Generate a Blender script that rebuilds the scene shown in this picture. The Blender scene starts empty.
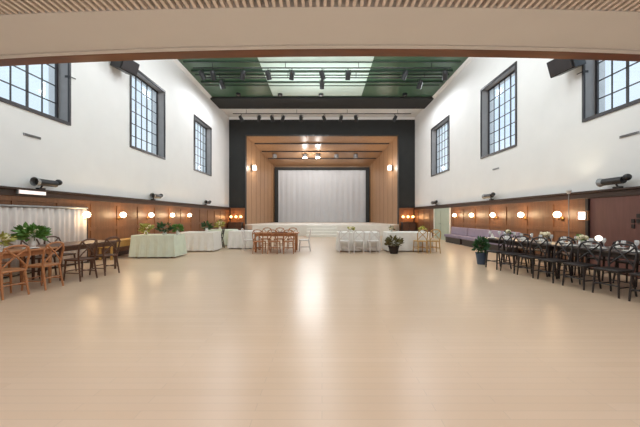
import bpy, bmesh, math, random
from mathutils import Vector, Matrix
R = math.radians
PI = math.pi
sc = bpy.context.scene
COL = sc.collection

# ------------------------------------------------------------------ materials
def new_mat(name):
    m = bpy.data.materials.new(name)
    m.use_nodes = True
    nt = m.node_tree
    b = nt.nodes['Principled BSDF']
    return m, nt, b

def srgb(r, g, b):
    f = lambda c: (c / 12.92 if c <= .04045 else ((c + .055) / 1.055) ** 2.4)
    return (f(r / 255), f(g / 255), f(b / 255), 1)

def mix(c, k):
    return (min(1, c[0] * k), min(1, c[1] * k), min(1, c[2] * k), 1)

def mottled(name, c, rough=.6, var=.12, scale=6, metal=0, bump=0.0, stretch=(1, 1, 1), spec=.5, sheen=0):
    m, nt, b = new_mat(name)
    tc = nt.nodes.new('ShaderNodeTexCoord')
    mp = nt.nodes.new('ShaderNodeMapping')
    mp.inputs['Scale'].default_value = stretch
    n = nt.nodes.new('ShaderNodeTexNoise')
    n.inputs['Scale'].default_value = scale
    n.inputs['Detail'].default_value = 4
    r = nt.nodes.new('ShaderNodeValToRGB')
    r.color_ramp.elements[0].position = .3
    r.color_ramp.elements[1].position = .7
    r.color_ramp.elements[0].color = mix(c, 1 - var)
    r.color_ramp.elements[1].color = mix(c, 1 + var)
    nt.links.new(tc.outputs['Object'], mp.inputs['Vector'])
    nt.links.new(mp.outputs['Vector'], n.inputs['Vector'])
    nt.links.new(n.outputs['Fac'], r.inputs['Fac'])
    nt.links.new(r.outputs['Color'], b.inputs['Base Color'])
    b.inputs['Roughness'].default_value = rough
    b.inputs['Metallic'].default_value = metal
    b.inputs['Specular IOR Level'].default_value = spec
    if sheen:
        b.inputs['Sheen Weight'].default_value = sheen
    if bump:
        bp = nt.nodes.new('ShaderNodeBump')
        bp.inputs['Strength'].default_value = bump
        bp.inputs['Distance'].default_value = .01
        nt.links.new(n.outputs['Fac'], bp.inputs['Height'])
        nt.links.new(bp.outputs['Normal'], b.inputs['Normal'])
    return m

def emit(name, c, s):
    m, nt, b = new_mat(name)
    b.inputs['Base Color'].default_value = c
    b.inputs['Emission Color'].default_value = c
    b.inputs['Emission Strength'].default_value = s
    return m

def floor_mat():
    m, nt, b = new_mat('maple strip floor')
    tc = nt.nodes.new('ShaderNodeTexCoord')
    br = nt.nodes.new('ShaderNodeTexBrick')
    br.offset = .37
    br.inputs['Color1'].default_value = FLOOR1
    br.inputs['Color2'].default_value = FLOOR2
    br.inputs['Mortar'].default_value = mix(FLOOR1, .84)
    br.inputs['Scale'].default_value = 1
    br.inputs['Mortar Size'].default_value = .0025
    br.inputs['Brick Width'].default_value = 1.3
    br.inputs['Row Height'].default_value = .085
    n = nt.nodes.new('ShaderNodeTexNoise')
    n.inputs['Scale'].default_value = .45
    n.inputs['Detail'].default_value = 3
    mx = nt.nodes.new('ShaderNodeMix')
    mx.data_type = 'RGBA'
    mx.blend_type = 'MULTIPLY'
    rp = nt.nodes.new('ShaderNodeValToRGB')
    rp.color_ramp.elements[0].color = (.90, .88, .84, 1)
    rp.color_ramp.elements[1].color = (1, 1, 1, 1)
    mx.inputs['Factor'].default_value = 1
    nt.links.new(tc.outputs['Object'], br.inputs['Vector'])
    nt.links.new(tc.outputs['Object'], n.inputs['Vector'])
    nt.links.new(n.outputs['Fac'], rp.inputs['Fac'])
    nt.links.new(br.outputs['Color'], mx.inputs['A'])
    nt.links.new(rp.outputs['Color'], mx.inputs['B'])
    nt.links.new(mx.outputs['Result'], b.inputs['Base Color'])
    b.inputs['Roughness'].default_value = .31
    b.inputs['Specular IOR Level'].default_value = .55
    return m

def glass_mat():
    m, nt, b = new_mat('window glass')
    out = nt.nodes['Material Output']
    tr = nt.nodes.new('ShaderNodeBsdfTransparent')
    tr.inputs['Color'].default_value = (.96, .98, 1, 1)
    gl = nt.nodes.new('ShaderNodeBsdfGlossy')
    gl.inputs['Roughness'].default_value = .05
    ms = nt.nodes.new('ShaderNodeMixShader')
    ms.inputs['Fac'].default_value = .05
    nt.links.new(tr.outputs[0], ms.inputs[1])
    nt.links.new(gl.outputs[0], ms.inputs[2])
    nt.links.new(ms.outputs[0], out.inputs['Surface'])
    return m

FLOOR1 = srgb(216, 188, 162)
FLOOR2 = srgb(212, 183, 155)
M = {}
M['floor'] = floor_mat()
M['plaster'] = mottled('white plaster', srgb(232, 231, 229), .7, .015, 2)
M['ceil_green'] = mottled('green ceiling paint', srgb(68, 98, 74), .32, .10, 1.2)
M['ceil_line'] = mottled('dark green moulding', srgb(44, 62, 50), .4, .1, 3)
M['soffit'] = mottled('beige soffit plaster', srgb(228, 228, 228), .75, .015, 2)
M['slat'] = mottled('pale wood slat', srgb(236, 226, 218), .5, .08, 5, stretch=(6, .5, 6))
M['gap'] = mottled('dark slat backing', srgb(24, 18, 15), .8, .1, 4)
M['trimwood'] = mottled('varnished edge wood', srgb(116, 68, 36), .3, .2, 4, stretch=(.6, 4, 6))
M['panel'] = mottled('walnut wainscot', srgb(118, 78, 50), .42, .16, 3, stretch=(5, 5, .6))
M['panel_red'] = mottled('red brown door panel', srgb(112, 72, 64), .45, .12, 3, stretch=(5, 5, .6))
M['rail'] = mottled('dark stained rail', srgb(56, 36, 26), .4, .15, 4, stretch=(4, .5, 4))
M['black'] = mottled('black proscenium paint', srgb(36, 37, 36), .75, .12, 2)
M['blackmetal'] = mottled('black metal', srgb(34, 34, 36), .4, .15, 8)
M['darkframe'] = mottled('dark window steel', srgb(48, 44, 46), .4, .1, 5)
M['jamb'] = mottled('grey painted jamb', srgb(150, 147, 146), .4, .06, 4)
M['greymetal'] = mottled('grey metal', srgb(150, 150, 150), .4, .1, 8, metal=.4)
M['stagewood'] = mottled('golden stage panelling', srgb(170, 132, 98), .34, .10, 2, stretch=(4, 4, .5))
M['stagefloor'] = mottled('pale stage boards', srgb(214, 204, 190), .5, .05, 3, stretch=(.4, 6, 1))
M['whitepaint'] = mottled('white painted boards', srgb(232, 226, 216), .55, .03, 4)
M['screen'] = mottled('grey white screen cloth', srgb(186, 188, 192), .8, .02, 1.5)
M['drape'] = mottled('white drape', srgb(214, 202, 194), .85, .05, 4, sheen=.2)
M['whitecloth'] = mottled('white table linen', srgb(236, 230, 222), .8, .03, 6)
M['mintcloth'] = mottled('mint table linen', srgb(218, 224, 204), .8, .04, 6)
M['violetcloth'] = mottled('grey violet linen', srgb(142, 130, 148), .8, .06, 6)
M['oak'] = mottled('orange brown oak', srgb(176, 118, 76), .45, .18, 5, stretch=(5, 5, 1))
M['walnut'] = mottled('dark brown walnut', srgb(92, 60, 42), .45, .18, 5, stretch=(5, 5, 1))
M['ebony'] = mottled('black stained wood', srgb(42, 34, 32), .4, .2, 5, stretch=(5, 5, 1))
M['greytop'] = mottled('dark grey table top', srgb(84, 74, 70), .35, .12, 4, stretch=(.5, 6, 1))
M['gold'] = mottled('golden light wood', srgb(190, 148, 84), .4, .12, 5, stretch=(5, 5, 1))
M['whitechair'] = mottled('white painted chair wood', srgb(222, 212, 206), .45, .05, 5)
M['leaf'] = mottled('mid green leaf', srgb(92, 134, 58), .5, .3, 14)
M['leafdark'] = mottled('dark green leaf', srgb(44, 84, 42), .5, .3, 14)
M['leafolive'] = mottled('olive leaf', srgb(104, 92, 46), .55, .3, 14)
M['leafyellow'] = mottled('yellow green leaf', srgb(172, 168, 82), .55, .2, 14)
M['petal'] = mottled('cream petal', srgb(240, 226, 190), .6, .06, 14)
M['petalyellow'] = mottled('yellow petal', srgb(228, 214, 96), .6, .1, 14)
M['china'] = mottled('white china', srgb(238, 236, 232), .2, .02, 6)
M['pot'] = mottled('grey blue pot', srgb(70, 84, 104), .45, .1, 6)
M['soil'] = mottled('soil', srgb(48, 36, 28), .9, .3, 20)
M['door_green'] = mottled('pale green door paint', srgb(178, 188, 170), .5, .04, 3)
M['brass'] = mottled('aged brass', srgb(150, 112, 60), .35, .15, 8, metal=.8)
M['glass'] = glass_mat()
M['globe'] = emit('lit warm globe', (1, .80, .56, 1), 9)
M['bulborange'] = emit('lit orange globe', (1, .55, .22, 1), 5)
M['lampwhite'] = emit('lit white lamp', (1, .97, .94, 1), 30)
M['lampsoft'] = emit('lit soft lens', (1, .96, .92, 1), 2.5)
m_, nt_, b_ = new_mat('drinking glass')
b_.inputs['Base Color'].default_value = (.95, .97, .97, 1)
b_.inputs['Alpha'].default_value = .35
b_.inputs['Roughness'].default_value = .05
M['tumbler'] = m_

# ------------------------------------------------------------------ mesh helpers
class MB:
    def __init__(s):
        s.bm = bmesh.new()

    def box(s, c, d, rz=0, rx=0, ry=0):
        m = Matrix.Translation(Vector(c)) @ Matrix.Rotation(rz, 4, 'Z') @ Matrix.Rotation(rx, 4, 'X') @ Matrix.Rotation(ry, 4, 'Y') @ Matrix.Diagonal((d[0], d[1], d[2], 1))
        bmesh.ops.create_cube(s.bm, size=1, matrix=m)
        return s

    def span(s, a, b):
        return s.box([(a[i] + b[i]) / 2 for i in range(3)], [abs(b[i] - a[i]) for i in range(3)])

    def tube(s, pts, rad, n=8, caps=True):
        pts = [Vector(p) for p in pts]
        if not hasattr(rad, '__len__'):
            rad = [rad] * len(pts)
        rings = []
        up = Vector((0, 0, 1))
        for i, p in enumerate(pts):
            t = (pts[min(i + 1, len(pts) - 1)] - pts[max(i - 1, 0)]).normalized()
            u = up if abs(t.z) < .95 else Vector((0, 1, 0))
            a = t.cross(u).normalized()
            b = t.cross(a).normalized()
            rings.append([s.bm.verts.new(p + (a * math.cos(2 * PI * k / n) + b * math.sin(2 * PI * k / n)) * rad[i]) for k in range(n)])
        for q in range(len(rings) - 1):
            for k in range(n):
                s.bm.faces.new((rings[q][k], rings[q][(k + 1) % n], rings[q + 1][(k + 1) % n], rings[q + 1][k]))
        if caps:
            s.bm.faces.new(rings[0][::-1])
            s.bm.faces.new(rings[-1])
        return s

    def lathe(s, prof, c=(0, 0, 0), n=16, rot=None):
        rot = rot or Matrix.Identity(3)
        c = Vector(c)
        rings = []
        for r, z in prof:
            if r < 1e-5:
                rings.append([s.bm.verts.new(c + rot @ Vector((0, 0, z)))])
            else:
                rings.append([s.bm.verts.new(c + rot @ Vector((r * math.cos(2 * PI * k / n), r * math.sin(2 * PI * k / n), z))) for k in range(n)])
        for a, b in zip(rings, rings[1:]):
            for k in range(n):
                k2 = (k + 1) % n
                if len(a) == 1 and len(b) == 1:
                    continue
                if len(a) == 1:
                    s.bm.faces.new((a[0], b[k2], b[k]))
                elif len(b) == 1:
                    s.bm.faces.new((a[k], a[k2], b[0]))
                else:
                    s.bm.faces.new((a[k], a[k2], b[k2], b[k]))
        return s

    def ball(s, c, r, n=12, sq=1):
        pr = [(r * math.sin(PI * i / 8), -r * sq * math.cos(PI * i / 8)) for i in range(9)]
        pr[0] = (0, -r * sq)
        pr[-1] = (0, r * sq)
        return s.lathe(pr, c, n)

    def prism(s, poly, z0, z1):
        a = [s.bm.verts.new((p[0], p[1], z0)) for p in poly]
        b = [s.bm.verts.new((p[0], p[1], z1)) for p in poly]
        s.bm.faces.new(a[::-1])
        s.bm.faces.new(b)
        for i in range(len(poly)):
            j = (i + 1) % len(poly)
            s.bm.faces.new((a[i], a[j], b[j], b[i]))
        return s

    def hexa(s, lo, hi):
        """eight corners: lo four, hi four, same winding"""
        a = [s.bm.verts.new(p) for p in lo]
        b = [s.bm.verts.new(p) for p in hi]
        s.bm.faces.new(a[::-1])
        s.bm.faces.new(b)
        for i in range(4):
            j = (i + 1) % 4
            s.bm.faces.new((a[i], a[j], b[j], b[i]))
        return s

    def leaves(s, c, r, n, size, rnd, sq=1.0, up=.3):
        c = Vector(c)
        for _ in range(n):
            d = Vector((rnd.gauss(0, 1), rnd.gauss(0, 1), rnd.gauss(0, 1)))
            d.normalize()
            d.z = d.z * sq
            p = c + d * r * rnd.uniform(.35, 1)
            ax = (d + Vector((rnd.uniform(-.5, .5), rnd.uniform(-.5, .5), up))).normalized()
            sd = ax.cross(Vector((rnd.uniform(-1, 1), rnd.uniform(-1, 1), rnd.uniform(-1, 1)))).normalized()
            nn = ax.cross(sd)
            L = size * rnd.uniform(.7, 1.3)
            w = L * .28
            v = [p, p + ax * L * .35 + sd * w, p + ax * L * .7 + sd * w * .7 + nn * L * .05, p + ax * L + nn * L * .12, p + ax * L * .7 - sd * w * .7 + nn * L * .05, p + ax * L * .35 - sd * w]
            s.bm.faces.new([s.bm.verts.new(q) for q in v])
        return s

    def build(s, name, mat, parent=None, bevel=0, smooth=False):
        bmesh.ops.recalc_face_normals(s.bm, faces=s.bm.faces)
        me = bpy.data.meshes.new(name)
        s.bm.to_mesh(me)
        s.bm.free()
        me.materials.append(mat)
        if smooth:
            for p in me.polygons:
                p.use_smooth = True
        o = bpy.data.objects.new(name, me)
        COL.objects.link(o)
        if parent is not None:
            o.parent = parent
        if bevel:
            b = o.modifiers.new('bevel', 'BEVEL')
            b.width = bevel
            b.segments = 2
            b.limit_method = 'ANGLE'
        return o

def tag(o, label, cat, group=None, kind=None):
    o['label'] = label
    o['category'] = cat
    if group:
        o['group'] = group
    if kind:
        o['kind'] = kind
    return o

def thing(name, loc=(0, 0, 0), rz=0):
    o = bpy.data.objects.new(name, None)
    o.empty_display_size = .1
    o.location = loc
    o.rotation_euler = (0, 0, rz)
    COL.objects.link(o)
    return o

def copy_tree(o, parent=None):
    c = o.copy()
    COL.objects.link(c)
    if parent is not None:
        c.parent = parent
    for ch in list(o.children):
        copy_tree(ch, c)
    return c

class Proto:
    """first use hands out the original, later uses hand out copies"""
    def __init__(s, root):
        s.root, s.used = root, False

    def put(s, loc, rz, label, cat, group=None):
        o = copy_tree(s.root) if s.used else s.root
        s.used = True
        o.location = loc
        o.rotation_euler = (0, 0, rz)
        return tag(o, label, cat, group)

def struct(o, label, cat):
    return tag(o, label, cat, None, 'structure')

ORD = ['first', 'second', 'third', 'fourth', 'fifth', 'sixth', 'seventh', 'eighth', 'ninth', 'tenth']
HW = 7.2           # half width of the hall
EYE = 1.4
CEIL = 9.05
END = 22.0         # plane of the proscenium
DW = 'the wall with the white drapes'
TW = 'the wall behind the dark tables'

# ------------------------------------------------------------------ shell
fl = MB().span((-HW - .6, -5, -.2), (HW + .6, END, 0)).build('floor', M['floor'])
struct(fl, 'glossy pale maple strip floor of the whole hall', 'floor')

WIN = {-1: [(5.6, 8.1), (10.65, 13.0), (15.95, 18.45)], 1: [(5.4, 7.82), (10.5, 12.85), (16.05, 18.7)]}
Z0, Z1 = 4.0, 7.1
for s, nm in ((-1, 'left'), (1, 'right')):
    mb = MB()
    x0, x1 = s * HW, s * (HW + .6)
    mb.span((x0, -5, 0), (x1, END, Z0))
    mb.span((x0, -5, Z1), (x1, END, CEIL + .25))
    y = -5
    for a, b in WIN[s]:
        mb.span((x0, y, Z0), (x1, a, Z1))
        y = b
    mb.span((x0, y, Z0), (x1, END, Z1))
    w = mb.build('wall_' + nm, M['plaster'])
    struct(w, 'white plaster side wall above ' + ('the white drapes' if s < 0 else 'the long dark tables'), 'wall')

wr = MB().span((-HW, -5.2, 0), (HW, -5, CEIL + .25)).build('wall_rear', M['plaster'])
struct(wr, 'white plaster rear wall beneath the balcony', 'wall')

# end wall around the stage opening
OPW, OPT = 5.93, 7.67
mb = MB()
mb.span((-HW, END, 8.86), (HW, END + .35, CEIL + .25))
we = mb.build('wall_end', M['plaster'])
struct(we, 'pale strip of end wall over the black stage surround', 'wall')
mb = MB()
mb.span((-HW - .6, END, 0), (-OPW, END + .35, 8.86))
mb.span((OPW, END, 0), (HW + .6, END + .35, 8.86))
mb.span((-OPW, END, OPT), (OPW, END + .35, 8.86))
mb.span((-OPW - .07, END - .06, 2.1), (-OPW, END, OPT + .07))
mb.span((OPW, END - .06, 2.1), (OPW + .07, END, OPT + .07))
mb.span((-OPW, END - .06, OPT), (OPW, END, OPT + .07))
pr = mb.build('trim_1', M['black'])
struct(pr, 'matt black surround framing the stage opening', 'proscenium')

# ceiling
mb = MB().span((-HW, 3.3, CEIL), (HW, 18.2, CEIL + .25))
ce = mb.build('ceiling', M['ceil_green'])
struct(ce, 'dark green painted hall ceiling with cross mouldings', 'ceiling')
mb = MB()
for yy, h in ((14.05, .05), (14.9, .10), (15.35, .05), (16.1, .10), (16.6, .04), (12.6, .06), (11.2, .06)):
    mb.span((-HW + .35, yy - .05, CEIL - h), (HW - .35, yy + .05, CEIL))
mb.build('moulding', M['ceil_line'], ce)
MB().span((-3.1, 13.2, CEIL - .03), (2.5, 18.0, CEIL)).build('painted_reflection', mottled('pale mint painted reflection', srgb(206, 226, 216), .45, .03, 2), ce)  # pale sheet: the lit screen's reflection in the green ceiling, put in as colour
ce2 = MB().span((-HW, 19.95, CEIL), (HW, END, CEIL + .25)).build('ceiling_end', M['plaster'])
struct(ce2, 'white strip of ceiling between black beam and stage surround', 'ceiling')
be = MB().span((-HW, 18.2, CEIL - .12), (HW, 19.95, CEIL + .25)).build('trim_2', M['black'])
struct(be, 'wide black beam crossing the ceiling before the stage', 'beam')
k = 3
for s in (-1, 1):
    mb = MB()
    prof = [(0, 0), (.14, 0), (.12, -.04), (.05, -.1), (.03, -.16), (0, -.16)]
    a = [mb.bm.verts.new((s * (HW - u), 3.3, CEIL + v)) for u, v in prof]
    b = [mb.bm.verts.new((s * (HW - u), 18.2, CEIL + v)) for u, v in prof]
    for i in range(len(prof)):
        j = (i + 1) % len(prof)
        mb.bm.faces.new((a[i], a[j], b[j], b[i]))
    mb.bm.faces.new(a)
    mb.bm.faces.new(b)
    o = mb.build('trim_%d' % k, M['plaster'])
    struct(o, 'white cornice along the top of ' + (DW if s < 0 else TW), 'cornice')
    k += 1

# windows
wn = 1
for s in (-1, 1):
    for i, (a, b) in enumerate(WIN[s]):
        root = thing('window_%d' % wn, (s * HW, (a + b) / 2, Z0))
        w, h = b - a, Z1 - Z0
        hw = w / 2
        f = lambda x0, y0, z0, x1, y1, z1, mbx: mbx.span((s * x0, y0, z0), (s * x1, y1, z1))
        m1 = MB()          # reveal lining
        f(0, -hw, 0, .3, -hw + .03, h, m1)
        f(0, hw - .03, 0, .3, hw, h, m1)
        f(0, -hw, h - .03, .3, hw, h, m1)
        f(0, -hw, 0, .3, hw, .03, m1)
        m1.build('jamb', M['jamb'], root)
        m2 = MB()          # dark edge on the wall face
        t = .06
        f(-.03, -hw - .02, -.02, .02, -hw + t, h + .02, m2)
        f(-.03, hw - t * .6, -.02, .02, hw + .02, h + .02, m2)
        f(-.03, -hw + t, h - t, .02, hw - t * .6, h + .02, m2)
        f(-.03, -hw + t, -.03, .02, hw - t * .6, t, m2)
        m2.build('casing', M['darkframe'], root)
        m3 = MB()          # steel frame and bars
        d0, d1 = .29, .34
        f(d0, -hw, 0, d1, -hw + .09, h, m3)
        f(d0, hw - .09, 0, d1, hw, h, m3)
        f(d0, -hw + .09, 0, d1, hw - .09, .09, m3)
        f(d0, -hw + .09, h - .09, d1, hw - .09, h, m3)
        m3.build('window_frame', M['darkframe'], root)
        m4 = MB()
        for c in range(1, 6):
            yy = -hw + .09 + (w - .18) * c / 6
            th = .028 if c in (2, 4) else .012
            f(d0 + .012, yy - th, .08, d1 - .012, yy + th, h - .08, m4)
        for r in range(1, 6):
            zz = .09 + (h - .18) * r / 6
            th = .013
            f(d0 + .012, -hw + .08, zz - th, d1 - .012, hw - .08, zz + th, m4)
        m4.build('glazing_bar', M['darkframe'], root)
        m5 = MB()
        f(.312, -hw + .08, .08, .318, hw - .08, h - .08, m5)
        m5.build('pane', M['glass'], root)
        m6 = MB() if i == 0 else None
        if m6: f(-.05, hw - .04, h * .44 - .03, .1, hw + .0, h * .44 + .03, m6)
        if m6: m6.tube([(s * -.04, hw - .02, h * .44), (s * -.05, hw + .14, h * .44 + .01)], .014)
        if m6: m6.build('latch', M['darkframe'], root)
        struct(root, '%s dark steel grid window from the camera in %s' % (['nearest', 'middle', 'farthest'][i], DW if s < 0 else TW), 'window')
        wn += 1

# wainscot on the side walls, dark rail, baseboard
RT = 2.07
for s, nm in ((-1, 'left'), (1, 'right')):
    who = DW if s < 0 else TW
    y1 = END
    mb = MB()
    x = s * HW
    mb.span((x, -5, .14), (x - s * .03, y1, RT - .2))
    yy = -4.6
    while yy < y1 - .1:
        mb.span((x - s * .03, yy - .05, .14), (x - s * .05, yy + .05, RT - .2))
        yy += 1.12
    for zz in (.22, 1.0, RT - .26):
        mb.span((x - s * .03, -5, zz - .06), (x - s * .047, y1, zz + .06))
    o = mb.build('trim_%d' % k, M['panel'])
    struct(o, 'brown wood panelling on the foot of ' + who, 'panelling')
    k += 1
    mb = MB()
    mb.span((x, -5, RT - .2), (x - s * .07, y1, RT - .05))
    mb.span((x, -5, RT - .05), (x - s * .13, y1, RT))
    o = mb.build('trim_%d' % k, M['rail'], bevel=.01)
    struct(o, 'dark moulded rail capping the panelling of ' + who, 'rail')
    k += 1
    o = MB().span((x, -5, 0), (x - s * .06, y1, .14)).build('baseboard_' + nm, M['rail'])
    struct(o, 'dark baseboard along ' + who, 'baseboard')

# wainscot on the end wall either side of the stage
for s in (-1, 1):
    who = DW if s < 0 else TW
    mb = MB()
    a, b = sorted((s * 5.95, s * (HW - .14)))
    mb.span((a, END - .05, 0), (b, END, 1.95))
    for q in range(4):
        xx = a + (b - a) * q / 3
        mb.span((max(a, xx - .04), END - .07, 0), (min(b, xx + .04), END - .05, 1.95))
    mb.span((a, END - .12, 1.95), (b, END, 2.02))
    o = mb.build('trim_%d' % k, M['panel'])
    struct(o, 'wood panelling beside the stage, in the corner by ' + who, 'panelling')
    k += 1

# doors in the right wall
dr = thing('door_1', (HW - .05, 16.9, 0))
MB().span((-.03, -1.05, 0), (.0, 1.05, 1.86)).build('door_panel', M['door_green'], dr)
mb = MB()
for yy in (-1.1, 1.1):
    mb.span((-.06, yy - .05, 0), (.0, yy + .05, 1.86))
mb.build('door_frame', M['whitepaint'], dr)
mb = MB()
for yy in (-.5, .5):
    for z0, z1 in ((.15, .8), (.95, 1.7)):
        mb.span((-.045, yy - .35, z0), (-.03, yy + .35, z1))
mb.build('raised_panel', M['door_green'], dr)
MB().tube([(-.05, .06, .95), (-.11, .06, .95), (-.11, .18, .95)], .015).build('door_handle', M['greymetal'], dr)
struct(dr, 'pale green door below the rail, next to the stage', 'door')

dr = thing('door_2', (HW - .05, 6.55, 0))
MB().span((-.03, -1.1, 0), (0, 1.0, 1.86)).build('door_panel', M['panel_red'], dr)
MB().span((-.08, 1.0, 0), (0, 1.08, 1.86)).build('door_post', M['ebony'], dr)
mb = MB()
for i in range(4):
    for j in range(3):
        if (i + j) % 3 != 2:
            mb.span((-.045, -.42 + i * .11, 1.12 + j * .12), (-.03, -.35 + i * .11, 1.21 + j * .12))
mb.build('vent_grille', M['ebony'], dr)
struct(dr, 'red brown door panel with a dark grille behind the dark tables', 'door')

# ------------------------------------------------------------------ balcony overhead
def edge(X, c, a, b):
    return c + a * X * X + b * X
NX = 40
xs = [-7.2 + 14.4 * i / NX for i in range(NX + 1)]
SL = (2.585, .009, -.006)
IN = (3.205, .0110, -.0115)
OUT = (3.35, .0105, -.0125)

def slab(mb, f0, f1, z0, z1):
    rows = []
    for X in xs:
        rows.append([mb.bm.verts.new((X, f0(X), z0)), mb.bm.verts.new((X, f1(X), z0)), mb.bm.verts.new((X, f1(X), z1)), mb.bm.verts.new((X, f0(X), z1))])
    for a, b in zip(rows, rows[1:]):
        for i in range(4):
            j = (i + 1) % 4
            mb.bm.faces.new((a[i], a[j], b[j], b[i]))
    mb.bm.faces.new(rows[0])
    mb.bm.faces.new(rows[-1])

bal = thing('ceiling_balcony', (0, 0, 0))
mb = MB()
slab(mb, lambda X: edge(X, *SL), lambda X: edge(X, *IN), 3.3, 3.75)
mb.build('soffit', M['soffit'], bal)
mb = MB()
slab(mb, lambda X: edge(X, *IN) - .06, lambda X: edge(X, *IN), 3.285, 3.3)
mb.build('bead', M['soffit'], bal)
mb = MB()
slab(mb, lambda X: edge(X, *IN), lambda X: edge(X, *OUT), 3.28, 3.8)
mb.build('edge_moulding', M['trimwood'], bal)
mb = MB()
slab(mb, lambda X: -5, lambda X: edge(X, *SL), 3.50, 3.75)
mb.build('slat_backing', M['gap'], bal)
mb = MB()
X = -5.2
while X < 5.2:
    mb.span((X, -4.9, 3.305), (X + .029, edge(X, *SL) + .01, 3.40))
    X += .066
mb.build('slat', M['slat'], bal)
struct(bal, 'underside of the balcony with wood slats and a brown edge', 'balcony')

# ------------------------------------------------------------------ stage
SF = .75
D1 = 29.0
BW, BT = 4.85, 6.45
mb = MB().prism([(-OPW, END), (OPW, END), (BW + .3, D1), (-BW - .3, D1)], .3, SF)
mb.prism([(-6.0, END), (-4.9, 20.0), (4.9, 20.0), (6.0, END)], 0, SF)
sf = mb.build('floor_stage', M['whitepaint'])
struct(sf, 'white stage platform with its angled front', 'stage')
for s, nm in ((-1, 'left'), (1, 'right')):
    mb = MB()
    mb.hexa([(s * OPW, END + .35, SF), (s * (OPW + .3), END + .35, SF), (s * (BW + .3), D1, SF), (s * BW, D1, SF)],
            [(s * OPW, END + .35, OPT), (s * (OPW + .3), END + .35, OPT), (s * (BW + .3), D1, BT), (s * BW, D1, BT)])
    o = mb.build('wall_stage_' + nm, M['stagewood'])
    struct(o, 'golden wood side wall of the stage on the side of ' + ('the white drapes' if s < 0 else 'the dark tables'), 'wall')
    mb = MB()
    for q in range(1, 7):
        t = q / 7
        xx = OPW + (BW - OPW) * t
        yy = END + .35 + (D1 - END - .35) * t
        zt = OPT + (BT - OPT) * t
        mb.box((s * (xx + .005), yy, (SF + zt) / 2), (.03, .03, zt - SF - .02))
    mb.build('groove', M['panel'], o)
mb = MB()
mb.hexa([(-OPW, END + .35, OPT), (OPW, END + .35, OPT), (BW, D1, BT), (-BW, D1, BT)],
        [(-OPW, END + .35, OPT + .2), (OPW, END + .35, OPT + .2), (BW, D1, BT + .2), (-BW, D1, BT + .2)])
o = mb.build('ceiling_stage', M['stagewood'])
struct(o, 'sloping golden wood ceiling over the stage', 'ceiling')
def stz(y):
    return OPT + (BT - OPT) * (y - END - .35) / (D1 - END - .35)
mb = MB()
for yy in (23.6, 25.2, 26.8):
    mb.box((0, yy, stz(yy) - .03), (2 * (OPW - (yy - END) * .155) - .2, .16, .08))
mb.build('slot', M['rail'], o)
o = MB().span((-BW - .3, D1, SF), (BW + .3, D1 + .2, BT + .2)).build('wall_stage_end', M['stagewood'])
struct(o, 'wood end wall behind the projection screen', 'wall')

scr = thing('projection_screen', (0, D1 - .25, SF))
cloth = MB()
n = 60
W2, H2 = 4.42, 5.28
va = []
for i in range(n + 1):
    x = -W2 + 2 * W2 * i / n
    yy = .02 * math.sin(i * 1.7) + .012 * math.sin(i * .6)
    va.append([cloth.bm.verts.new((x, yy, .02)), cloth.bm.verts.new((x, yy, H2)), cloth.bm.verts.new((x, yy + .03, H2)), cloth.bm.verts.new((x, yy + .03, .02))])
for a, b in zip(va, va[1:]):
    for i in range(4):
        j = (i + 1) % 4
        cloth.bm.faces.new((a[i], a[j], b[j], b[i]))
cloth.bm.faces.new(va[0]); cloth.bm.faces.new(va[-1])
cloth.build('screen_cloth', M['screen'], scr, smooth=False)
mb = MB()
mb.span((-W2 - .36, -.08, 0), (-W2, .1, H2 + .3))
mb.span((W2, -.08, 0), (W2 + .36, .1, H2 + .3))
mb.span((-W2, -.08, H2), (W2, .1, H2 + .3))
mb.build('screen_frame', M['black'], scr)
tag(scr, 'large grey white screen with black border at the back of the stage', 'screen')

st = thing('stage_steps', (0, 20, 0))
for i in range(4):
    MB().span((-1.05, -.3 * (4 - i), 0), (1.05, -.002 if i == 3 else -.3 * (3 - i) - .002, .1875 * (i + 1) - .02)).build('step', M['whitepaint'], st, bevel=.01)
tag(st, 'white steps rising to the middle of the stage', 'steps')

# ------------------------------------------------------------------ lamps
def point(name, loc, e, col=(1, .8, .6), r=.08, parent=None):
    l = bpy.data.lights.new(name, 'POINT')
    l.energy, l.color, l.shadow_soft_size = e, col, r
    o = bpy.data.objects.new(name, l)
    o.location = loc
    COL.objects.link(o)
    if parent is not None:
        o.parent = parent
    return o

def spot(name, loc, target, e, ang=120, blend=.8, col=(1, .96, .9), r=.12):
    l = bpy.data.lights.new(name, 'SPOT')
    l.energy, l.color, l.shadow_soft_size = e, col, r
    l.spot_size, l.spot_blend = R(ang), blend
    o = bpy.data.objects.new(name, l)
    o.location = loc
    o.rotation_euler = (Vector(target) - Vector(loc)).to_track_quat('-Z', 'Y').to_euler()
    COL.objects.link(o)
    return o

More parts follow.
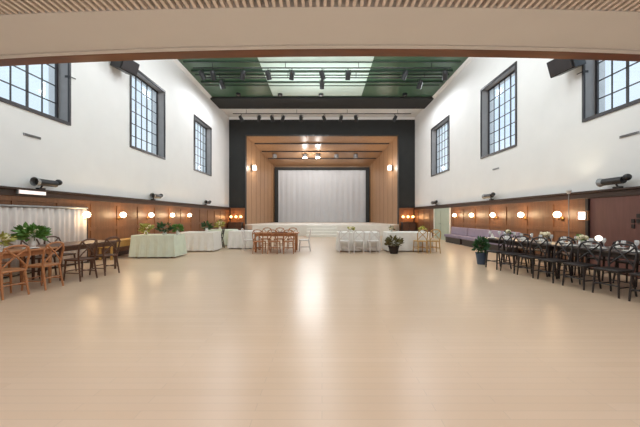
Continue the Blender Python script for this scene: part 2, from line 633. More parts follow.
# wall sconces (facing +y out of a wall at y = 0)
def make_sconce(mat):
    t = thing('wall_sconce')
    MB().lathe([(0, 0), (.06, 0), (.06, .015), (.03, .03), (0, .03)], (0, 0, -.08), 14, Matrix.Rotation(-PI / 2, 3, 'X')).build('backplate', M['brass'], t)
    MB().tube([(0, .02, -.08), (0, .10, -.1), (0, .15, -.08), (0, .15, -.04)], .012).build('arm', M['brass'], t)
    MB().lathe([(0, -.09), (.05, -.08), (.085, -.045), (.1, 0), (.085, .05), (.05, .085), (0, .1)], (0, .15, .04), 16).build('globe', mat, t, smooth=True)
    return t
warm = Proto(make_sconce(M['globe']))
hot = Proto(make_sconce(M['bulborange']))
SCZ = 1.40
for s in (-1, 1):
    for i, yy in enumerate((8.45, 10.0, 11.65, 13.3, 15.0)):
        rz = R(-90) if s < 0 else R(90)
        o = warm.put((s * (HW - .05), yy, SCZ), rz, '%s lit globe lamp from the camera on %s' % (ORD[i], DW if s < 0 else TW), 'wall lamp', 'globe lamps on the panelling')
        point('sconce_light', (s * (HW - .4), yy, SCZ + .05), 13, (1, .68, .36), .1)
    for i, xx in enumerate((6.22, 6.6, 6.98)):
        hot.put((s * xx, END - .07, 1.3), R(180), '%s small orange lamp from the stage, in the corner by the %s' % (ORD[i], 'drape wall' if s < 0 else 'green door'), 'wall lamp', 'orange lamps beside the stage')
    point('corner_light', (s * 6.6, END - .45, 1.35), 22, (1, .55, .25), .1)

t = thing('picture_lamp', (HW - .08, 7.72, 1.28))
mb = MB()
mb.span((-.05, -.17, 0), (0, -.14, .26)); mb.span((-.05, .14, 0), (0, .17, .26)); mb.span((-.05, -.14, 0), (0, .14, .03)); mb.span((-.05, -.14, .23), (0, .14, .26))
mb.build('lamp_frame', M['oak'], t)
MB().span((-.03, -.14, .03), (0, .14, .23)).build('diffuser', M['lampsoft'], t)
tag(t, 'lit white rectangular wall lamp in a wooden frame', 'wall lamp')

# strip lamp on the left rail
t = thing('strip_lamp', (-HW + .09, 6.95, 1.92))
MB().span((-.02, -.34, 0), (.03, .34, .10)).build('lamp_housing', M['greymetal'], t)
MB().span((.03, -.31, .01), (.05, .31, .09)).build('diffuser', emit('lit pink white strip', (1, .86, .8, 1), .85), t)
tag(t, 'lit pinkish white strip lamp on the rail above the white drapes', 'wall lamp')

# stage side lamps
def make_stage_lamp():
    t = thing('stage_wall_lamp')
    MB().span((-.12, 0, -.2), (.12, .06, .2)).build('backplate', M['greymetal'], t)
    MB().lathe([(0, -.22), (.13, -.2), (.16, 0), (.13, .2), (0, .22)], (0, .18, 0), 14).build('shade', M['lampsoft'], t, smooth=True)
    return t
sl = Proto(make_stage_lamp())
for s in (-1, 1):
    sl.put((s * (OPW - .20), 23.3, 5.35), R(-90) if s < 0 else R(90), 'white lamp glowing on the stage side wall nearer ' + ('the white drapes' if s < 0 else 'the dark tables'), 'wall lamp', 'lamps on the stage side walls')
    point('stage_wall_light', (s * (OPW - .85), 23.3, 5.35), 60, (1, .92, .82), .15)

# stage ceiling lamps
def make_lamp_can(mat):
    t = thing('stage_ceiling_lamp')
    MB().lathe([(.11, .0), (.2, .0), (.2, .28), (.08, .32), (0, .32)], (0, 0, -.32), 16).build('can', M['greymetal'], t, smooth=False)
    MB().lathe([(0, 0), (.19, 0), (.19, .04), (0, .04)], (0, 0, -.345), 16).build('lens', mat, t)
    return t
lit = Proto(make_lamp_can(M['lampwhite']))
off = Proto(make_lamp_can(M['jamb']))
for i, x in enumerate((-1.55, -.37)):
    lit.put((x, 25.75, stz(25.75) - .03), 0, 'bright white lamp under the stage ceiling, ' + ['nearer the white drapes', 'near the middle'][i], 'stage lamp', 'lamps under the stage ceiling')
for i, x in enumerate((-4.3, 1.3, 3.05)):
    off.put((x, 25.75, stz(25.75) - .03), 0, ['unlit lamp under the stage ceiling at the end by the drapes', 'unlit lamp under the stage ceiling just past the middle', 'unlit lamp under the stage ceiling nearest the dark tables'][i], 'stage lamp', 'lamps under the stage ceiling')
for x, e in ((-1.55, 330), (-.37, 330), (3.05, 60)):
    spot('stage_light', (x, 25.7, stz(25.7) - .5), (x, 17, 0), e, 130, .7, (.95, .98, 1), .14)
for x in (-1.55, -.37):
    point('stage_glow', (x, 25.5, stz(25.5) - .8), 70, (1, .97, .92), .12)
for x in (-3.2, 0, 3.2):
    spot('screen_light', (x, 26.6, stz(26.6) - .2), (x, 29, 3), 110, 150, .8, (1, .95, .88), .12)

# lighting bars with spotlights
def make_bar(name, half):
    t = thing(name)
    MB().tube([(-half, 0, 0), (half, 0, 0)], .03, 10).build('pipe', M['blackmetal'], t)
    for q in range(4):
        x = -half * .85 + half * 1.7 * q / 3
        MB().tube([(x, 0, 0), (x, 0, .30)], .015, 6).build('hanger', M['blackmetal'], t)
    return t
bar = Proto(make_bar('lighting_bar', 6.4))
bar.put((0, 14.1, CEIL - .30), 0, 'black lighting bar across the green ceiling, nearest the camera', 'lighting bar', 'lighting bars under the ceiling')
bar.put((0, 15.1, CEIL - .30), 0, 'black lighting bar across the middle of the green ceiling', 'lighting bar', 'lighting bars under the ceiling')
bar.put((0, 20.4, CEIL - .30), 0, 'black lighting bar hung just before the stage surround', 'lighting bar', 'lighting bars under the ceiling')

def make_spot():
    t = thing('stage_spotlight')
    MB().tube([(0, 0, .03), (0, 0, -.08)], .02, 8).build('clamp', M['blackmetal'], t)
    mb = MB()
    mb.tube([(-.14, .0, -.30), (-.14, 0, -.08), (.14, 0, -.08), (.14, 0, -.30)], .014, 6)
    mb.build('yoke', M['blackmetal'], t)
    rot = Matrix.Rotation(R(35), 3, 'X')
    MB().lathe([(0, .20), (.09, .19), (.12, .08), (.125, -.2), (.13, -.24), (.10, -.24), (.10, -.18), (0, -.18)], (0, 0, -.3), 14, rot).build('lamp_body', M['blackmetal'], t)
    MB().lathe([(0, 0), (.1, 0), (.1, .02), (0, .02)], Vector((0, 0, -.3)) + rot @ Vector((0, 0, -.21)), 14, rot).build('lens', M['greymetal'], t)
    return t
sp = Proto(make_spot())
for i, px in enumerate((202, 213, 243, 268, 292, 322, 348, 405, 445)):
    X = (px - 322) * 14.1 / 284
    sp.put((X, 14.1, CEIL - .33), R(20 * ((i * 7) % 5 - 2)), '%s spotlight from the drape side on the lighting bar nearest the camera' % ORD[i], 'spotlight', 'spotlights on the near bar')
for i, px in enumerate((222, 322, 420)):
    X = (px - 322) * 15.1 / 284
    sp.put((X, 15.1, CEIL - .33), R(15 * (i - 1)), ['spotlight on the middle lighting bar at the drape end', 'spotlight at the centre of the middle lighting bar', 'spotlight on the middle lighting bar at the dark table end'][i], 'spotlight', 'spotlights on the middle bar')
for i, px in enumerate((241, 259, 272, 283, 301, 324, 341, 356, 395)):
    X = (px - 322) * 20.4 / 284
    sp.put((X, 20.4, CEIL - .33), R(25 * ((i * 3) % 5 - 2)), '%s spotlight from the drape side in the row above the stage' % ORD[i], 'spotlight', 'spotlights above the stage')

# small uplights on the black beam
def make_can():
    t = thing('ceiling_downlight')
    MB().lathe([(.09, 0), (.15, 0), (.15, .14), (0, .14)], (0, 0, -.14), 14).build('housing', M['blackmetal'], t)
    MB().lathe([(0, 0), (.09, 0), (.09, .02), (0, .02)], (0, 0, -.13), 14).build('lens', M['greymetal'], t)
    return t
cn = Proto(make_can())
for i, px in enumerate((238, 280, 321, 405)):
    X = (px - 322) * 17.7 / 284
    cn.put((X, 17.75, CEIL), 0, '%s small dark downlight from the drape side before the black ceiling beam' % ORD[i], 'downlight', 'downlights by the ceiling beam')

# wall loudspeakers
def make_speaker():
    t = thing('wall_speaker')
    MB().box((0, .38, 0), (.66, .44, .46), 0, R(-20)).build('cabinet', M['blackmetal'], t, bevel=.02)
    MB().box((0, .61, -.085), (.58, .02, .38), 0, R(-20)).build('speaker_grille', M['darkframe'], t)
    MB().tube([(0, 0, .1), (0, .2, .1)], .035, 8).build('bracket', M['blackmetal'], t)
    MB().box((0, .015, .1), (.22, .03, .22)).build('wall_plate', M['blackmetal'], t)
    return t
ws = Proto(make_speaker())
ws.put((-HW, 9.95, 6.65), R(-90 - 14), 'black loudspeaker bracketed high up on ' + DW, 'loudspeaker', 'loudspeakers on the side walls')
ws.put((HW, 8.05, 5.68), R(90 + 14), 'black loudspeaker bracketed high up on ' + TW, 'loudspeaker', 'loudspeakers on the side walls')

# uplights standing on the rail
def make_uplight():
    t = thing('rail_uplight')
    MB().box((0, .0, .02), (.16, .10, .04)).build('base', M['blackmetal'], t)
    MB().tube([(0, 0, .03), (0, .06, .13)], .02, 8).build('bracket', M['blackmetal'], t)
    MB().tube([(-.26, .14, .17), (.2, .14, .17)], [.085, .085], 12).build('lamp_body', M['blackmetal'], t)
    MB().tube([(.2, .14, .17), (.30, .14, .17)], [.085, .11], 12, caps=False).build('barn_door', M['greymetal'], t)
    MB().ball((-.34, .14, .22), .08).build('bulb_cap', M['blackmetal'], t)
    return t
ul = Proto(make_uplight())
for s in (-1, 1):
    for i, yy in enumerate((7.2, 12.0, 17.4) if s < 0 else (6.85, 11.95, 17.7)):
        ul.put((s * (HW - .065), yy, RT), R(-90) if s < 0 else R(90), '%s black spot lamp on the dark rail of %s' % (['nearest', 'middle', 'farthest'][i], DW if s < 0 else TW), 'spot lamp', 'spot lamps on the rails')

# vents under the windows
def make_vent():
    t = thing('wall_vent')
    MB().box((0, .01, 0), (.42, .02, .06)).build('vent_plate', M['greymetal'], t)
    mb = MB()
    for q in range(3):
        mb.box((0, .022, -.018 + q * .018), (.38, .012, .005))
    mb.build('slat', M['darkframe'], t)
    return t
vt = Proto(make_vent())
vt.put((-HW, 7.05, 3.38), R(-90), 'small grey vent below the nearest window in ' + DW, 'vent', 'vents below the windows')
vt.put((HW, 6.65, 3.30), R(90), 'small grey vent below the nearest window in ' + TW, 'vent', 'vents below the windows')
vt.put((HW, 11.75, 3.35), R(90), 'small grey vent below the middle window in ' + TW, 'vent', 'vents below the windows')

# recessed downlights in the soffit
def make_recess():
    t = thing('recessed_downlight')
    MB().lathe([(.055, 0), (.075, 0), (.075, .012), (.055, .012), (.055, 0)], (0, 0, -.012), 18).build('trim_ring', M['whitepaint'], t)
    MB().lathe([(0, 0), (.055, 0), (.055, .004), (0, .004)], (0, 0, -.006), 18).build('lens', M['lampsoft'], t)
    return t

# ------------------------------------------------------------------ furniture
def make_chair(name, mat):
    t = thing(name)
    sy = .2
    mb = MB().prism([(-.17, -.2), (.17, -.2), (.2, -.1), (.215, .1), (.19, .21), (-.19, .21), (-.215, .1), (-.2, -.1)], .43, .465)
    mb.build('seat', mat, t, bevel=.01)
    for s in (-1, 1):
        MB().tube([(s * .17, .17, .44), (s * .19, .2, 0)], [.02, .015], 8).build('leg', mat, t)
        MB().tube([(s * .16, -.17, .44), (s * .18, -.24, 0)], [.021, .015], 8).build('leg', mat, t)
    mb = MB()
    pts = [(-.17, -.18, .44), (-.19, -.20, .60), (-.195, -.23, .75), (-.16, -.255, .85), (-.08, -.27, .885), (0, -.275, .89), (.08, -.27, .885), (.16, -.255, .85), (.195, -.23, .75), (.19, -.20, .60), (.17, -.18, .44)]
    mb.tube(pts, .018, 8)
    mb.build('back_frame', mat, t)
    mb = MB()
    for s in (-1, 1):
        mb.tube([(s * .18, -.195, .50), (s * .10, -.205, .60), (0, -.235 - .01 * s, .70), (-s * .10, -.25, .79), (-s * .15, -.255, .845)], .014, 6)
    mb.build('cross_back', mat, t)
    mb = MB()
    mb.tube([(-.18, .19, .2), (.18, .19, .2)], .011, 6)
    mb.tube([(-.18, -.21, .22), (.18, -.21, .22)], .011, 6)
    for s in (-1, 1):
        mb.tube([(s * .182, .19, .17), (s * .175, -.21, .17)], .011, 6)
    mb.build('stretcher', mat, t)
    return t
C = {k_: Proto(make_chair('cross_back_chair', M[m__])) for k_, m__ in (('black', 'ebony'), ('oak', 'oak'), ('walnut', 'walnut'), ('white', 'whitechair'), ('gold', 'gold'))}

def make_table(name, L, Wd, top, leg, trestle=False):
    t = thing(name)
    MB().box((0, 0, .73), (L, Wd, .04)).build('tabletop', top, t, bevel=.008)
    mb = MB()
    for s in (-1, 1):
        mb.box((0, s * (Wd / 2 - .08), .665), (L - .24, .025, .09))
        mb.box((s * (L / 2 - .1), 0, .665), (.025, Wd - .16, .09))
    mb.build('apron', leg, t)
    for sx in (-1, 1):
        for s_ in (-1, 1):
            MB().tube([(sx * (L / 2 - .1), s_ * (Wd / 2 - .08), .71), (sx * (L / 2 - .1), s_ * (Wd / 2 - .08), 0)], [.035, .024], 8).build('leg', leg, t)
    return t

def make_cloth(L, Wd, mat, hem=.03):
    mb = MB()
    per = []
    nn = 22
    def ring(l, w, z, amp, ph):
        out = []
        cs = [(-l, -w), (l, -w), (l, w), (-l, w)]
        idx = 0
        for q in range(4):
            a, b = Vector(cs[q]), Vector(cs[(q + 1) % 4])
            nrm = Vector(((b - a).y, -(b - a).x)).normalized()
            for i in range(nn):
                p = a.lerp(b, i / nn) + nrm * amp * math.sin(i / nn * 2 * PI * 5 + ph)
                out.append(mb.bm.verts.new((p.x, p.y, z)))
        return out
    l, w = L / 2 + .012, Wd / 2 + .012
    rings = [ring(l - .02, w - .02, .757, 0, 0), ring(l, w, .745, 0, 0), ring(l + .015, w + .015, .5, .012, 0), ring(l + .035, w + .035, .25, .022, .3), ring(l + .05, w + .05, hem, .03, .5)]
    for a, b in zip(rings, rings[1:]):
        for i in range(len(a)):
            j = (i + 1) % len(a)
            mb.bm.faces.new((a[i], a[j], b[j], b[i]))
    mb.bm.faces.new(rings[0])
    return mb.build('tablecloth', mat)

rnd = random.Random(5)

def vase_flowers(name, r, leafm, petalm, n=70, h=.18, seed=1, size=.11, sq=.8):
    t = thing(name)
    MB().lathe([(0, 0), (.05, 0), (.065, .05), (.05, h * .7), (.055, h), (.045, h), (.04, .03), (0, .03)], (0, 0, 0), 14).build('vase', M['china'], t)
    rr = random.Random(seed)
    MB().leaves((0, 0, h + r * .7 * sq), r, n, size, rr, sq).build('foliage', leafm, t)
    if petalm:
        mb = MB()
        for q in range(9):
            a = rr.uniform(0, 2 * PI)
            d = rr.uniform(.1, .9) * r
            mb.ball((d * math.cos(a), d * math.sin(a), h + r * .7 * sq + rr.uniform(0, .8) * r * sq), rr.uniform(.03, .05), 8)
        mb.build('blossom', petalm, t)
    return t

def potted(name, r, h, leafm, n, seed, pot, ph=.35, pr=.18, size=.16):
    t = thing(name)
    MB().lathe([(0, 0), (pr * .7, 0), (pr, ph), (pr * 1.05, ph), (pr * 1.05, ph - .03), (pr * .9, ph - .03), (pr * .88, ph - .05), (0, ph - .05)], (0, 0, 0), 18).build('pot', pot, t)
    rr = random.Random(seed)
    mb = MB()
    for q in range(6):
        a = q * PI / 3
        mb.tube([(0, 0, ph - .06), (.3 * r * math.cos(a), .3 * r * math.sin(a), ph + h * .35), (.6 * r * math.cos(a), .6 * r * math.sin(a), ph + h * .6)], [.012, .006, .004][0:3], 5)
    mb.build('stem', M['leafolive'], t)
    MB().leaves((0, 0, ph + h * .45), r, n, size, rr, h / (2 * r)).build('foliage', leafm, t)
    return t

def make_plate():
    o = MB().lathe([(0, 0), (.08, 0), (.13, .015), (.13, .02), (.08, .008), (0, .008)], (0, 0, 0), 20).build('dinner_plate', M['china'], smooth=False)
    return o
def make_glass():
    o = MB().lathe([(0, 0), (.035, 0), (.035, .005), (.006, .012), (.006, .08), (.03, .11), (.038, .15), (.032, .19), (.029, .19), (.034, .15), (.026, .113), (0, .09)], (0, 0, 0), 14).build('wine_glass', M['tumbler'], smooth=True)
    return o
def make_napkin():
    mb = MB()
    mb.lathe([(0, .13), (.015, .12), (.05, 0), (0, 0)], (0, 0, 0), 7)
    return mb.build('folded_napkin', M['whitecloth'])
plate, wglass, napkin = Proto(make_plate()), Proto(make_glass()), Proto(make_napkin())

# ---- long dark tables along the right wall (angled a little off the wall)
A = Vector((5.98, 4.35)); B = Vector((5.18, 8.75))
ax = (B - A).normalized()
nrm = Vector((ax.y, -ax.x))        # towards the wall
ang = math.atan2(ax.y, ax.x)
dt = Proto(make_table('banquet_table', 2.18, .8, M['greytop'], M['ebony']))
names = ['nearer dark table', 'farther dark table']
for ti in range(2):
    c = A + ax * (1.1 + 2.2 * ti)
    dt.put((c.x, c.y, 0), ang, ['long dark banquet table nearest the camera, by the red brown door', 'second dark banquet table, its end nearer the potted plant'][ti], 'table', 'long dark tables')
    for i in range(4):
        off_ = -.81 + .54 * i
        base = c + ax * off_
        p = c + ax * (off_ if ti == 0 else -.86 + .5 * i) - nrm * .66
        if not (ti == 1 and i == 3): C['black'].put((p.x, p.y, 0), ang + R(rnd.uniform(-6, 6)), '%s black chair from the camera, aisle side of the %s' % (ORD[i], names[ti]), 'chair', 'black chairs at the dark tables')
        p = base + nrm * .62
        C['black'].put((p.x, p.y, 0), ang + PI + R(rnd.uniform(-6, 6)), '%s black chair from the camera, wall side of the %s' % (ORD[i], names[ti]), 'chair', 'black chairs at the dark tables')
        for sd, nm_ in ((-1, 'aisle'), (1, 'wall')):
            p = base + nrm * .24 * sd
            plate.put((p.x, p.y, .75), 0, '%s white dinner plate from the camera, %s edge of the %s' % (ORD[i], nm_, names[ti]), 'plate', 'plates on the dark tables')
            napkin.put((p.x, p.y, .759), 0, '%s folded white napkin from the camera, %s edge of the %s' % (ORD[i], nm_, names[ti]), 'napkin', 'napkins on the dark tables')
            p = base + nrm * .16 * sd + ax * .18
            wglass.put((p.x, p.y, .75), 0, '%s wine glass from the camera, %s edge of the %s' % (ORD[i], nm_, names[ti]), 'glass', 'glasses on the dark tables')
for i, (q, sd) in enumerate(((1.86, 3), (2.7, 4), (3.8, 5))):
    c = A + ax * q
    o = vase_flowers('flower_vase', .085, [M['leaf'], M['leafolive'], M['leafdark']][i], M['petal'], 40, .12, sd, .06)
    o.location = (c.x, c.y, .75)
    tag(o, ['small vase of cream flowers on the nearer dark table', 'small vase of cream flowers between the middle plates of the farther dark table', 'vase of dark leaves and cream flowers at the far end of the dark tables'][i], 'flowers', 'flower vases on the dark tables')
c = A + ax * 1.53
t = thing('table_lamp', (c.x, c.y, .75))
MB().lathe([(0, 0), (.06, 0), (.06, .015), (.015, .03), (.012, .14), (0, .14)], (0, 0, 0), 14).build('base', M['brass'], t)
MB().ball((0, 0, .19), .062, 14).build('lamp_shade', emit('lit lamp ball', (1, .93, .82, 1), 1.3), t, smooth=True)
tag(t, 'round white lamp glowing on the nearer dark table', 'lamp')

t = thing('pole_stand', (6.62, 7.62, 0))
MB().lathe([(0, 0), (.13, 0), (.13, .02), (.02, .04), (0, .04)], (0, 0, 0), 16).build('base', M['greymetal'], t)
MB().tube([(0, 0, .03), (0, 0, 2.0)], .010, 8).build('pole', M['greymetal'], t)
MB().lathe([(0, 0), (.03, 0), (.07, .09), (.06, .09), (.02, .02), (0, .02)], (0, 0, 1.99), 14).build('cup', M['whitepaint'], t)
tag(t, 'slim white pole stand between the dark tables and the panelling', 'stand')
sp_ = spot('pole_uplight', (6.62, 7.62, 2.15), (7.0, 7.8, 4), 14, 110, 1, (1, .9, .66), .05)

# plant by the far end of the dark tables
o = potted('potted_plant', .17, .42, M['leafdark'], 170, 7, M['pot'], .34, .15, .11)
o.location = (4.63, 8.26, 0)
tag(o, 'bushy dark green plant in a blue grey pot at the end of the dark tables', 'plant')

# upholstered wall benches near the door
def make_bench():
    t = thing('wall_bench')
    MB().box((0, 0, .36), (1.7, .46, .14)).build('seat', M['violetcloth'], t, bevel=.03)
    MB().box((0, -.2, .62), (1.7, .09, .40), 0, R(6)).build('backrest', M['violetcloth'], t, bevel=.03)
    MB().box((0, -.02, .145), (1.62, .36, .29)).build('base', M['ebony'], t)
    return t
bn = Proto(make_bench())
for i, y in enumerate((11.0, 12.8, 14.6)):
    bn.put((HW - .34, y, 0), R(90), ['grey violet wall bench nearest the dark tables', 'grey violet wall bench in the middle of the three by the panelling', 'grey violet wall bench nearest the pale green door'][i], 'bench', 'violet benches by the panelling')

# ---- left oak table and chairs
AL = Vector((-6.26, 4.2)); BL = Vector((-5.80, 7.9))
axl = (BL - AL).normalized()
nl = Vector((-axl.y, axl.x))       # towards the left wall
angl = math.atan2(axl.y, axl.x)
L1 = make_table('farm_table', 1.9, .85, M['oak'], M['oak'])
c1 = AL + axl * .95
L1.location = (c1.x, c1.y, 0); L1.rotation_euler.z = angl
tag(L1, 'orange brown wooden table with greenery, before the white drapes', 'table')
L2 = make_table('farm_table', 1.6, .85, M['walnut'], M['walnut'])
c2 = AL + axl * 2.72
L2.location = (c2.x, c2.y, 0); L2.rotation_euler.z = angl
tag(L2, 'dark brown wooden table just beyond the end of the drapes', 'table')
for key, cc, offs, nm_, dsc in (('oak', c1, (-.7, -.12, .46), 'orange brown table', 'orange brown'), ('walnut', c2, (-.55, .05), 'dark brown table', 'dark brown')):
    for i, q in enumerate(offs):
        for sd, side in ((-1, 'aisle'), (1, 'drape')):
            qq = q if sd < 0 else max(q, -.58 if key == 'oak' else -.43)
            p = cc + axl * qq + nl * sd * (.66 if sd < 0 else .52)
            C[key].put((p.x, p.y, 0), angl + (0 if sd < 0 else PI) + R(rnd.uniform(-8, 8)), '%s %s chair from the camera, %s side of the %s' % (ORD[i], dsc, side, nm_), 'chair', '%s chairs' % dsc)
p = c2 + axl * .95
if 0: C['walnut'].put((p.x, p.y, 0), angl + PI / 2 , 'dark brown cross-back chair at the stage end of the dark brown table', 'chair', 'dark brown chairs')
o = vase_flowers('centrepiece', .22, M['leaf'], M['petal'], 150, .2, 11, .14, .6)
o.location = (c1.x + .1, c1.y + .78, .75)
tag(o, 'leafy green centrepiece with cream blossoms on the orange brown table', 'flowers')
o = vase_flowers('centrepiece', .16, M['leafyellow'], M['petal'], 90, .12, 12, .11, .6)
o.location = (c1.x - .05, c1.y + .3, .75)
tag(o, 'yellow green centrepiece with cream blossoms on the orange brown table', 'flowers')
for i, q in enumerate((-.55, .0, .55)):
    for sd, side in ((-1, 'aisle'), (1, 'drape')):
        p = c1 + axl * q + nl * sd * .28
        plate.put((p.x, p.y, .75), 0, '%s white dinner plate from the camera on the %s edge of the orange brown table' % (ORD[i], side), 'plate', 'plates on the orange brown table')

# ---- pipe and drape
t = thing('pipe_and_drape', (-7.06, 7.0, 0))
mb = MB()
npt = 140
pts = []
for i in range(npt + 1):
    y = -1.6 + 3.1 * i / npt
    x = .035 * math.sin(i * .9) + .018 * math.sin(i * .37 + 1)
    pts.append((x, y))
cols = [[mb.bm.verts.new((x, y, .04)), mb.bm.verts.new((x * .8, y, 1.0)), mb.bm.verts.new((x * .6, y, 1.6))] for x, y in pts]
for a, b in zip(cols, cols[1:]):
    for i in range(2):
        mb.bm.faces.new((a[i], b[i], b[i + 1], a[i + 1]))
o = mb.build('drape', M['drape'], t, smooth=True)
so = o.modifiers.new('solid', 'SOLIDIFY'); so.thickness = .006
MB().tube([(0, -1.65, 1.63), (0, 1.55, 1.63)], .03, 10).build('crossbar', M['greymetal'], t)
for y in (-1.63, 1.53):
    MB().tube([(.0, y, 0), (0, y, 1.68)], .022, 8).build('upright', M['ebony'], t)
    MB().lathe([(0, 0), (.07, 0), (.07, .015), (0, .015)], (0, y, 0), 14).build('foot', M['ebony'], t)
tag(t, 'white gathered drapes hung from a grey crossbar before the panelling', 'drapes')

# ---- low golden sideboard by the left wall
t = thing('low_sideboard', (-6.85, 9.75, 0))
MB().box((0, 0, .58), (.5, 1.7, .04)).build('tabletop', M['gold'], t, bevel=.006)
MB().box((0, 0, .47), (.44, 1.6, .17)).build('cabinet_body', M['gold'], t)
for y in (-.75, .75):
    for x in (-.18, .18):
        MB().box((x, y, .2), (.05, .05, .4)).build('leg', M['gold'], t)
tag(t, 'low golden wood side table against the panelling beyond the drapes', 'side table')

# ---- clothed tables left of the stage
spec = [(-5.65, 9.85, 1.4, .75, 'mintcloth', 'pale mint'), (-4.95, 11.6, 1.3, .8, 'whitecloth', 'white'), (-4.75, 13.6, 1.2, .8, 'mintcloth', 'mint'), (-3.36, 12.5, 1.2, .8, 'whitecloth', 'white')]
tlab = ['cloth covered table nearest the golden side table', 'cloth covered table second in the row along the drape wall', 'cloth covered table nearest the stage in the row along the drape wall', 'cloth covered table standing alone between the oak table and the row']
clab = ['pale mint tablecloth with three plants on it near the golden side table', 'white tablecloth on the second table of the row along the drape wall', 'mint tablecloth on the table nearest the stage along the drape wall', 'white tablecloth on the table beside the oak table and chairs']
for i, (x, y, l, w, mk, _) in enumerate(spec):
    o = make_table('folding_table', l, w, M['gold'], M['gold'])
    o.location = (x, y, 0)
    tag(o, tlab[i], 'table', 'cloth covered tables near the stage')
    o = make_cloth(l, w, M[mk], .04)
    o.location = (x, y, 0)
    tag(o, clab[i], 'tablecloth', 'tablecloths near the stage')
pl = [(-5.95, 9.6, .16, 'leafyellow', 'yellow green foliage in a white vase, on the mint cloth near the side table'),
      (-5.35, 9.65, .20, 'leafdark', 'dark green foliage in a white vase, in the middle of the mint cloth'),
      (-5.0, 9.85, .13, 'leaf', 'small mid green foliage in a white vase at the mint cloth corner'),
      (-4.75, 11.7, .16, 'leafdark', 'dark foliage in a white vase on the white cloth of the row'),
      (-4.85, 13.5, .2, 'leafyellow', 'yellow green foliage in a white vase on the mint cloth nearest the stage')]
for i, (x, y, r_, lm, lb) in enumerate(pl):
    o = vase_flowers('flower_vase', r_, M[lm], M['petal'] if i in (0, 4) else None, 80, .15, 30 + i, .13, .7)
    o.location = (x, y, .757)
    tag(o, lb, 'plant', 'vases on the cloth covered tables')
t_ = C['black'].put((-4.6, 12.55, 0), R(120), 'black cross-back chair standing alone among the cloth covered tables', 'chair')

# ---- centre-left oak table
ct = make_table('farm_table', 1.75, .85, M['oak'], M['oak'])
ct.location = (-1.8, 11.3, 0)
tag(ct, 'orange brown wooden table standing in front of the stage', 'table')
for i, x in enumerate((-2.35, -1.8, -1.25)):
    C['oak'].put((x, 10.68, 0), R(rnd.uniform(-6, 6)), '%s orange brown chair along from the drapes, camera side of the stage table' % ORD[i], 'chair', 'chairs at the table before the stage')
    C['oak'].put((x, 11.92, 0), PI, '%s orange brown chair along from the drapes, far side of the stage table' % ORD[i], 'chair', 'chairs at the table before the stage')
C['white'].put((-2.9, 11.3, 0), R(-90), 'white cross-back chair at the drape end of the table before the stage', 'chair', 'chairs at the table before the stage')
C['white'].put((-.7, 11.3, 0), R(90), 'white cross-back chair at the step end of the table before the stage', 'chair', 'chairs at the table before the stage')
tr = MB().prism([(-.3, -.12), (.3, -.12), (.3, .12), (-.3, .12)], 0, .03).build('serving_tray', mottled('dark red lacquer', srgb(104, 52, 50), .35, .1, 6), bevel=.005)
tr.location = (-1.65, 11.15, .75)
tag(tr, 'dark red tray on the wooden table before the stage', 'tray')

# ---- centre-right clothed tables, white and golden chairs
spec = [(1.45, 11.6, 1.6, .85), (3.45, 11.6, 1.7, .85)]
for i, (x, y, l, w) in enumerate(spec):
    o = make_table('folding_table', l, w, M['gold'], M['gold'])
    o.location = (x, y, 0)
    tag(o, ['cloth covered table with white chairs, beside the stage steps', 'cloth covered table with golden chairs, before the orange lamps'][i], 'table', 'cloth covered tables near the stage')
    o = make_cloth(l, w, M['whitecloth'], .04)
    o.location = (x, y, 0)
    tag(o, ['white tablecloth on the table with white chairs', 'white tablecloth on the table with golden chairs'][i], 'tablecloth', 'tablecloths near the stage')
for i, x in enumerate((.85, 1.4, 1.95)):
    C['white'].put((x, 10.85, 0), R(rnd.uniform(-6, 6)), '%s white cross-back chair from the stage steps in front of the white cloth' % ORD[i], 'chair', 'white chairs')
for i, x in enumerate((3.75, 4.25)):
    C['gold'].put((x, 10.85, 0), R(rnd.uniform(-6, 6)), ['golden cross-back chair in front of the white cloth, closer to the olive plant', 'golden cross-back chair in front of the white cloth, closer to the dark tables'][i], 'chair', 'golden chairs')
o = potted('potted_plant', .30, .34, M['leafolive'], 170, 21, M['soil'], .28, .2, .13)
o.location = (2.68, 10.62, 0)
tag(o, 'low olive brown bush in a dark pot between white and golden chairs', 'plant')
for i, (x, lm, pm, lb) in enumerate(((4.1, 'leafyellow', 'petalyellow', 'yellow flowers in a white vase at the end of the white cloth'), (2.85, 'leafolive', 'petal', 'cream flowers in a white vase behind the olive bush'), (1.2, 'leafyellow', 'petal', 'cream flowers in a white vase behind the white chairs'))):
    o = vase_flowers('flower_vase', .11, M[lm], M[pm], 50, .08, 50 + i, .09, .6)
    o.location = (x, 11.6, .757)
    tag(o, lb, 'flowers', 'flower vases on the white cloths')

# ---- dark cabinets in the end corners
def make_cab():
    t = thing('low_cabinet')
    MB().box((0, 0, .48), (1.0, .42, .84)).build('cabinet_body', M['ebony'], t)
    MB().box((0, 0, .92), (1.06, .47, .04)).build('cabinet_top', M['walnut'], t, bevel=.006)
    for s in (-1, 1):
        d = MB().box((s * .25, -.22, .48), (.46, .02, .76)).build('cabinet_door', M['walnut'], t)
        MB().ball((s * .06, -.245, .52), .018, 8).build('knob', M['brass'], d)
    MB().box((0, .02, .03), (.94, .36, .06)).build('plinth', M['ebony'], t)
    return t
cb = Proto(make_cab())
for s in (-1, 1):
    cb.put((s * 6.55, 21.55, 0), 0, 'dark low cabinet beneath the orange lamps in the corner by ' + ('the drape wall' if s < 0 else 'the green door'), 'cabinet', 'dark cabinets beside the stage')

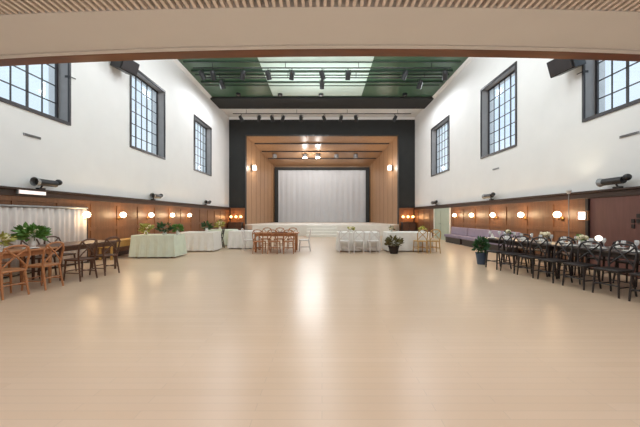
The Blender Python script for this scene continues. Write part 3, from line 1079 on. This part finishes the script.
# ------------------------------------------------------------------ light
KEY = 190
COOL = (.91, .95, 1)
for yy in (4.6, 8.0, 11.2):  # added fill lamps without fixtures, to raise the hall's brightness
    for xx in (-4.2, 0, 4.2):
        point('hall_fill', (xx, yy, 7.9), KEY * .8, COOL, .5)
for yy in (15.8, 17.6):  # more added fill towards the stage, aimed down, no fixtures
    for xx in (-5.6, 0, 5.6):
        spot('hall_fill', (xx, yy, 8.35), (xx, yy, 0), KEY * .75, 176, .2, COOL, .5)
for xx in (-1.9, 0, 1.9):  # added upward spots, no fixtures, brightening the painted ceiling reflection
    spot('ceiling_fill', (xx, 15.2, 7.2), (xx, 15.4, 9), 130, 140, 1, (.92, 1, .98), .3)
for yy in (-3, -.6, 1.6):  # unseen fill lamps added under the balcony to lift floor and soffit
    for xx in (-4.5, -1.5, 1.5, 4.5):
        spot('balcony_fill', (xx, yy, 3.25), (xx, yy, 0), 80, 160, .5, (.92, .95, 1), .1)

w = bpy.data.worlds.new('sky')
sc.world = w
w.use_nodes = True
nt = w.node_tree
bg = nt.nodes['Background']
tc = nt.nodes.new('ShaderNodeTexCoord')
nz = nt.nodes.new('ShaderNodeTexNoise')
nz.inputs['Scale'].default_value = 3
nz.inputs['Detail'].default_value = 4
rp = nt.nodes.new('ShaderNodeValToRGB')
rp.color_ramp.elements[0].position = .3
rp.color_ramp.elements[1].position = .75
rp.color_ramp.elements[0].color = (.70, .86, 1, 1)
rp.color_ramp.elements[1].color = (.86, .94, 1, 1)
nt.links.new(tc.outputs['Generated'], nz.inputs['Vector'])
nt.links.new(nz.outputs['Fac'], rp.inputs['Fac'])
nt.links.new(rp.outputs['Color'], bg.inputs['Color'])
bg.inputs['Strength'].default_value = 1.2

# ------------------------------------------------------------------ camera
cd = bpy.data.cameras.new('camera')
cd.sensor_width = 36
cd.lens = 284 / 640 * 36
cd.shift_x = -2 / 640
cd.shift_y = 2.5 / 640
cd.clip_start = .05
cd.clip_end = 200
cam = bpy.data.objects.new('camera', cd)
cam.location = (0, 0, EYE)
cam.rotation_euler = (R(90), 0, 0)
COL.objects.link(cam)
sc.camera = cam

sc.view_settings.view_transform = 'Standard'
sc.view_settings.look = 'None'
sc.view_settings.exposure = 0
sc.view_settings.gamma = 1
sc.view_settings.use_curve_mapping = False
